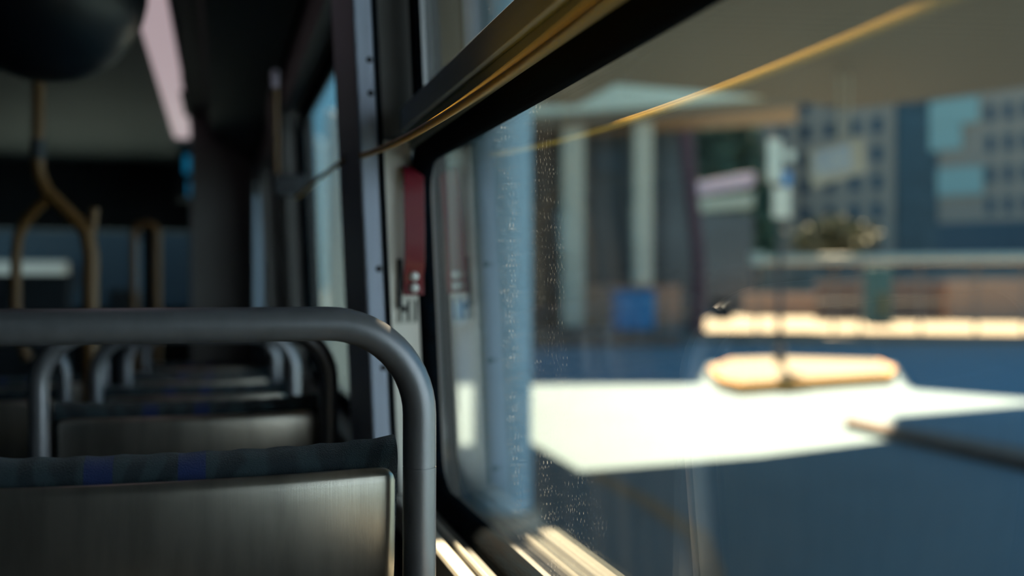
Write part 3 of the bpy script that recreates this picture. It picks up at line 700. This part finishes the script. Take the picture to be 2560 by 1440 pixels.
# pavilion roof behind it
x, y = at(1805, 60)
t = thing('pavilion', (x, y, -GH), 'small pavilion with pale slanted roof behind the maroon post', 'building')
a = (-1.6*c_, 1.6*s_); b_ = (1.75*c_, -1.75*s_)
def tilt(mb, k):                                              # rises to the right
    mb.v = [(x_, y_, z_ + k*(x_*c_-y_*s_)) for x_, y_, z_ in mb.v]; return mb
tilt(MB().obox(a, b_, 1.6, zz(478, 60)+GH, zz(447, 60)+GH), 0.18).build('roof_edge', 'pinklamp', t, bevel=0.03)
tilt(MB().obox((a[0]*.95, a[1]*.95), b_, 1.4, zz(525, 60)+GH, zz(492, 60)+GH), 0.1).build('lit_gable', 'teal', t, bevel=0.05)
MB().obox(a, b_, 1.2, 0, zz(535, 60)+GH).build('walls', 'facade', t)

# shelter with long pale roof
def shelter():
    D1, D2 = 36.0, 31.0
    o = at(2200, 36); t = thing('bus_shelter', (o[0], o[1], -GH), 'long bus shelter with thin pale roof across the street', 'bus shelter')
    def pt(px, D_): x, y = at(px, D_); return (x-o[0], y-o[1])
    zr = zz(648, 36)+GH
    MB().prism([pt(1885, 36), pt(1885, 38), pt(2900, 35), pt(2900, 31)], zr-0.12, zr+0.12).build('roof', 'white', t, bevel=0.04)
    MB().tube([(pt(1893, 36)[0], pt(1893, 36)[1], zr-0.2), (pt(1893, 36)[0], pt(1893, 36)[1], zr+0.22)], 0.3, 16).build('roof_end', 'white', t, smooth=True)
    for px in (1892, 1945, 2085, 2150, 2300, 2440, 2560):
        Dq = 36.3-(px-1885)/1015*4.2; p = pt(px, Dq)
        MB().tube([(p[0], p[1], 0.15), (p[0], p[1], zr-0.12)], 0.05, 12).build('post', 'stone', t, smooth=True)
shelter()
# low walls, banners and railing beyond the sunlit pavement
def bar(px0, D0, px1, D1, t0, z0, z1, m, name, lab, cat):
    return tag(MB().obox(at(px0, D0), at(px1, D1), t0, z0, z1).build(name, m, bevel=0.02), lab, cat)
bar(2040, 47, 2366, 46.6, 0.3, -GH, zz(704, 46.5), 'brick', 'planter_ledge', 'pinkish brown ledge above the small railing', 'ledge')
bar(2372, 46, 2900, 44, 0.5, -GH+.0, zz(700, 45), 'stone', 'retaining_wall', 'grey brown retaining wall at the right behind the pavement', 'wall')
bar(1860, 52, 2400, 51, 0.3, -GH+.0, zz(735, 51.5), 'stone', 'garden_wall', 'low dark stone wall behind the railing', 'wall')
def railing():
    o = at(2040, 45); t = thing('railing', (o[0], o[1], -GH), 'small railing with balusters at the back of the pavement', 'railing')
    q = at(2372, 44.2); d = (q[0]-o[0], q[1]-o[1]); n_ = 14
    MB().tube([(0, 0, 1.05), (d[0], d[1], 1.05)], 0.04, 10).build('top_rail', 'steel_dark', t, smooth=True)
    MB().tube([(0, 0, 0.2), (d[0], d[1], 0.2)], 0.03, 10).build('bottom_rail', 'steel_dark', t, smooth=True)
    for i in range(n_+1):
        x, y = d[0]*i/n_, d[1]*i/n_
        MB().tube([(x, y, 0), (x, y, 1.05)], 0.03, 8).build('baluster', 'steel_dark', t, smooth=True)
railing()
x, y = at(2196, 42); hh = zz(668, 42)+GH
t = thing('green_kiosk', (x, y, -GH), 'narrow dark green kiosk post with a pale poster on its front', 'kiosk')
MB().box(-0.52, 0.52, -0.25, 0.25, 0, hh).build('body', 'green', t, bevel=0.05)
MB().box(-0.20, 0.26, -0.29, -0.252, 0.45, 1.5).build('poster', 'leafpale', t)

# office block
def office():
    P0 = Vector((0.2*140, 140)); dv = Vector((0.745, -0.667))
    def S(px):                                               # distance along the facade seen at px
        k = (px-1280)/FPX; return (k*P0.y-P0.x)/(dv.x+0.667*k)
    s0, s1 = S(1790), S(2720)
    def W(s, back=0.0): q = P0+dv*s+Vector((0.667, 0.745))*back; return ax(q.x, q.y)
    def Dd(s): return (P0+dv*s).y
    o = W((s0+s1)/2); t = thing('office_block', (o[0], o[1], -GH), 'large tan office block with a grid of small dark windows', 'office building')
    def loc(p): return (p[0]-o[0], p[1]-o[1])
    MB().prism([loc(W(s0)), loc(W(s1)), loc(W(s1, 25)), loc(W(s0, 25))], 0, 40).build('walls', 'stone', t)
    def panel(s_a, s_b, z0, z1, m, name, th=0.25):
        MB().prism([loc(W(s_a, -th)), loc(W(s_b, -th)), loc(W(s_b, -0.01)), loc(W(s_a, -0.01))], z0+GH, z1+GH).build(name, m, t)
    def pz(px, py): return zz(py, Dd(S(px)))
    # dark glazed bay and its darker strip
    panel(S(2232), S(2345), 1.0, 36, 'facade', 'glazed_bay', 0.15)
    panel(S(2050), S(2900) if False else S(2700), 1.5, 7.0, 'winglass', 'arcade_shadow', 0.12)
    panel(S(2325), S(2448), pz(2380, 312), pz(2380, 250), 'teal', 'pale_panel', 0.4)
    panel(S(2325), S(2405), pz(2380, 375), pz(2380, 313), 'teal', 'pale_panel', 0.4)
    panel(S(2345), S(2458), pz(2400, 488), pz(2400, 420), 'teal', 'pale_panel', 0.4)
    pitch = 3.45; z = 8.4; n = 0
    cols = [1900, 1956, 2014, 2074, 2136, 2192, 2255, 2300, 2480, 2526, 2572, 2618, 2664]
    for r in range(7):
        zb = 7.9+r*3.55
        for px in cols:
            if 2320 < px < 2460: continue
            s_a = S(px)-0.7; ww = 1.4 if px < 2300 else 0.95
            panel(s_a, s_a+ww, zb, zb+2.0, 'winglass', 'window', 0.05); n += 1
    for px in (1985, 2225):                                   # pilasters
        panel(S(px)-0.7, S(px)+0.7, 0, 38, 'stone', 'pilaster', 0.6)
office()
# hanging sign under the canopy
def hang():
    D = 13.2; zt = SKY; o = at(2095, D)
    t = thing('hanging_sign', (o[0], o[1], zz(470, D)), 'tan framed grey sign board hanging under the canopy', 'sign')
    z0 = zz(470, D)
    def v(px, py): x, y = at(px, D); return (x-o[0], y-o[1], zz(py, D)-z0)
    def quad(P, th, m, name):
        vs = [Vector(v(*p)) for p in P]; n_ = Vector((s_, c_, 0))*th
        MB().add(vs+[q+n_ for q in vs], [(0, 1, 2, 3), (7, 6, 5, 4), (0, 4, 5, 1), (1, 5, 6, 2), (2, 6, 7, 3), (3, 7, 4, 0)]).build(name, m, t)
    quad([(2030, 470), (2165, 430), (2158, 342), (2022, 378)], 0.05, 'gold', 'frame')
    vs = [(2034, 444), (2128, 420), (2124, 358), (2030, 384)]
    P = [Vector(v(*p)) - Vector((s_, c_, 0))*0.01 for p in vs]; n_ = Vector((s_, c_, 0))*0.008
    MB().add(P+[q+n_ for q in P], [(0, 1, 2, 3), (7, 6, 5, 4), (0, 4, 5, 1), (1, 5, 6, 2), (2, 6, 7, 3), (3, 7, 4, 0)]).build('face', 'signface', t)
    a = v(2100, 362); MB().tube([(a[0], a[1]+0.03, a[2]), (a[0], a[1]+0.03, SKY-z0)], 0.02, 10).build('hanger', 'gold', t, smooth=True)
    a = v(2125, 356); MB().tube([(a[0], a[1]+0.03, a[2]), (a[0], a[1]+0.03, SKY-z0)], 0.02, 10).build('hanger', 'gold', t, smooth=True)
hang()
# trees
def tree(px, D, ybase, ytop, wpx, m, name, lab, n=2600, conic=False, leaf=0.35):
    x, y = at(px, D); t = thing(name, (x, y, -GH), lab, 'tree')
    z0, z1 = zz(ybase, D)+GH, zz(ytop, D)+GH; rw = wpx/2/FPX*D
    MB().tube([(0, 0, 0), (0, 0, z0+(z1-z0)*0.7)], [0.25, 0.08], 10).build('trunk', 'trunk', t, smooth=True)
    f = MB()
    for i in range(n):
        h = random.random(); a = random.random()*2*PI
        k = (1-h*0.75) if conic else math.sin(PI*min(max(h, .03), .97))**0.5
        r = rw*k*math.sqrt(random.random())*(0.85+0.3*math.sin(5*a+7*h))
        c0 = Vector((r*math.cos(a), r*math.sin(a), z0+(z1-z0)*h))
        u = Vector((random.gauss(0, 1), random.gauss(0, 1), random.gauss(0, 1))).normalized()*leaf
        w_ = u.cross(Vector((random.gauss(0, 1), random.gauss(0, 1), random.gauss(0, 1)))).normalized()*leaf*0.6
        f.add([c0-u, c0+w_, c0+u, c0-w_], [(0, 1, 2, 3)])
    f.build('foliage', m, t)
tree(1785, 75, 640, 215, 215, 'leafdark', 'conifer', 'tall dark green tree between the columns and office block', 5200, False, 0.55)
tree(2085, 60, 650, 545, 210, 'leafpale', 'street_tree', 'low olive yellow tree crown in front of the office block', 1600, False, 0.3)
tree(1900, 85, 660, 460, 110, 'leafdark', 'street_tree', 'narrow dark tree behind the island signpost', 1400, False, 0.45)
tag(MB().obox(at(1610, 125), at(1875, 125), 6, -GH, 24).build('dark_office', 'facade'), 'plain dark building far behind the conifer and pavilion', 'building')
x, y = at(1137, 15.0)
t = thing('notice_board', (x, y, -GH), 'small blue notice plate on a thin post left of the pale blue column', 'sign')
MB().box(-0.16, 0.17, -0.02, 0.01, GH+zz(802, 15), GH+zz(748, 15)).build('plate', 'blue', t, bevel=0.005)
MB().box(-0.15, -0.04, -0.026, -0.021, GH+zz(800, 15), GH+zz(750, 15)).build('white_stripe', 'white', t)
MB().tube([(0, 0.03, 0), (0, 0.03, GH+zz(748, 15))], 0.03, 12).build('post', 'steel_dark', t, smooth=True)
# pale structures seen through the next window
x, y = at(846, 16.0)
tag(MB().obox(at(822, 16), at(905, 16), 0.5, -GH, 2.7).build('pale_pier', 'white_enamel', bevel=0.05), 'pale cream pier seen through the second window', 'pier')
tag(MB().obox(at(758, 19), at(806, 19), 0.5, -GH, 2.7).build('lilac_pier', 'bluecol', bevel=0.05), 'pale blue pier left of the cream one through the second window', 'pier')
# unseen wall added behind the bus to bounce sun into the interior
struct(MB().box(2.5, 34, -9.6, -9.0, -GH, 7.5).build('wall_bounce', 'bouncewall'))
# unseen dark wall added to dim the left; then street front ahead
struct(MB().box(-9.3, -9.0, -12, 40, -GH, SKY-0.01).build('wall_light_block', 'dark'))
tag(MB().obox(at(-500, 46), at(760, 46), 3.0, -GH, 9.0).build('dark_building', 'dark'), 'dark building across the road ahead of the bus', 'building')
tag(MB().obox(at(-60, 43.9), at(165, 43.9), 0.5, zz(712, 44), zz(655, 44)).build('sunlit_strip_glow', 'stripglow'), 'warm glow painted as a sunlit wall strip seen through the windscreen, far left', 'glow_strip')  # emission stands in for sunlight on a wall
for px, w_, lab in ((364, 26, 'pale blue column ahead seen between the thin poles'), (556, 30, 'pale blue column ahead beside the grey partition')):
    tag(MB().obox(at(px-w_/2, 30), at(px+w_/2, 30), 0.4, -GH, zz(600, 30)).build('street_column', 'bluecol', bevel=0.03), lab, 'column')
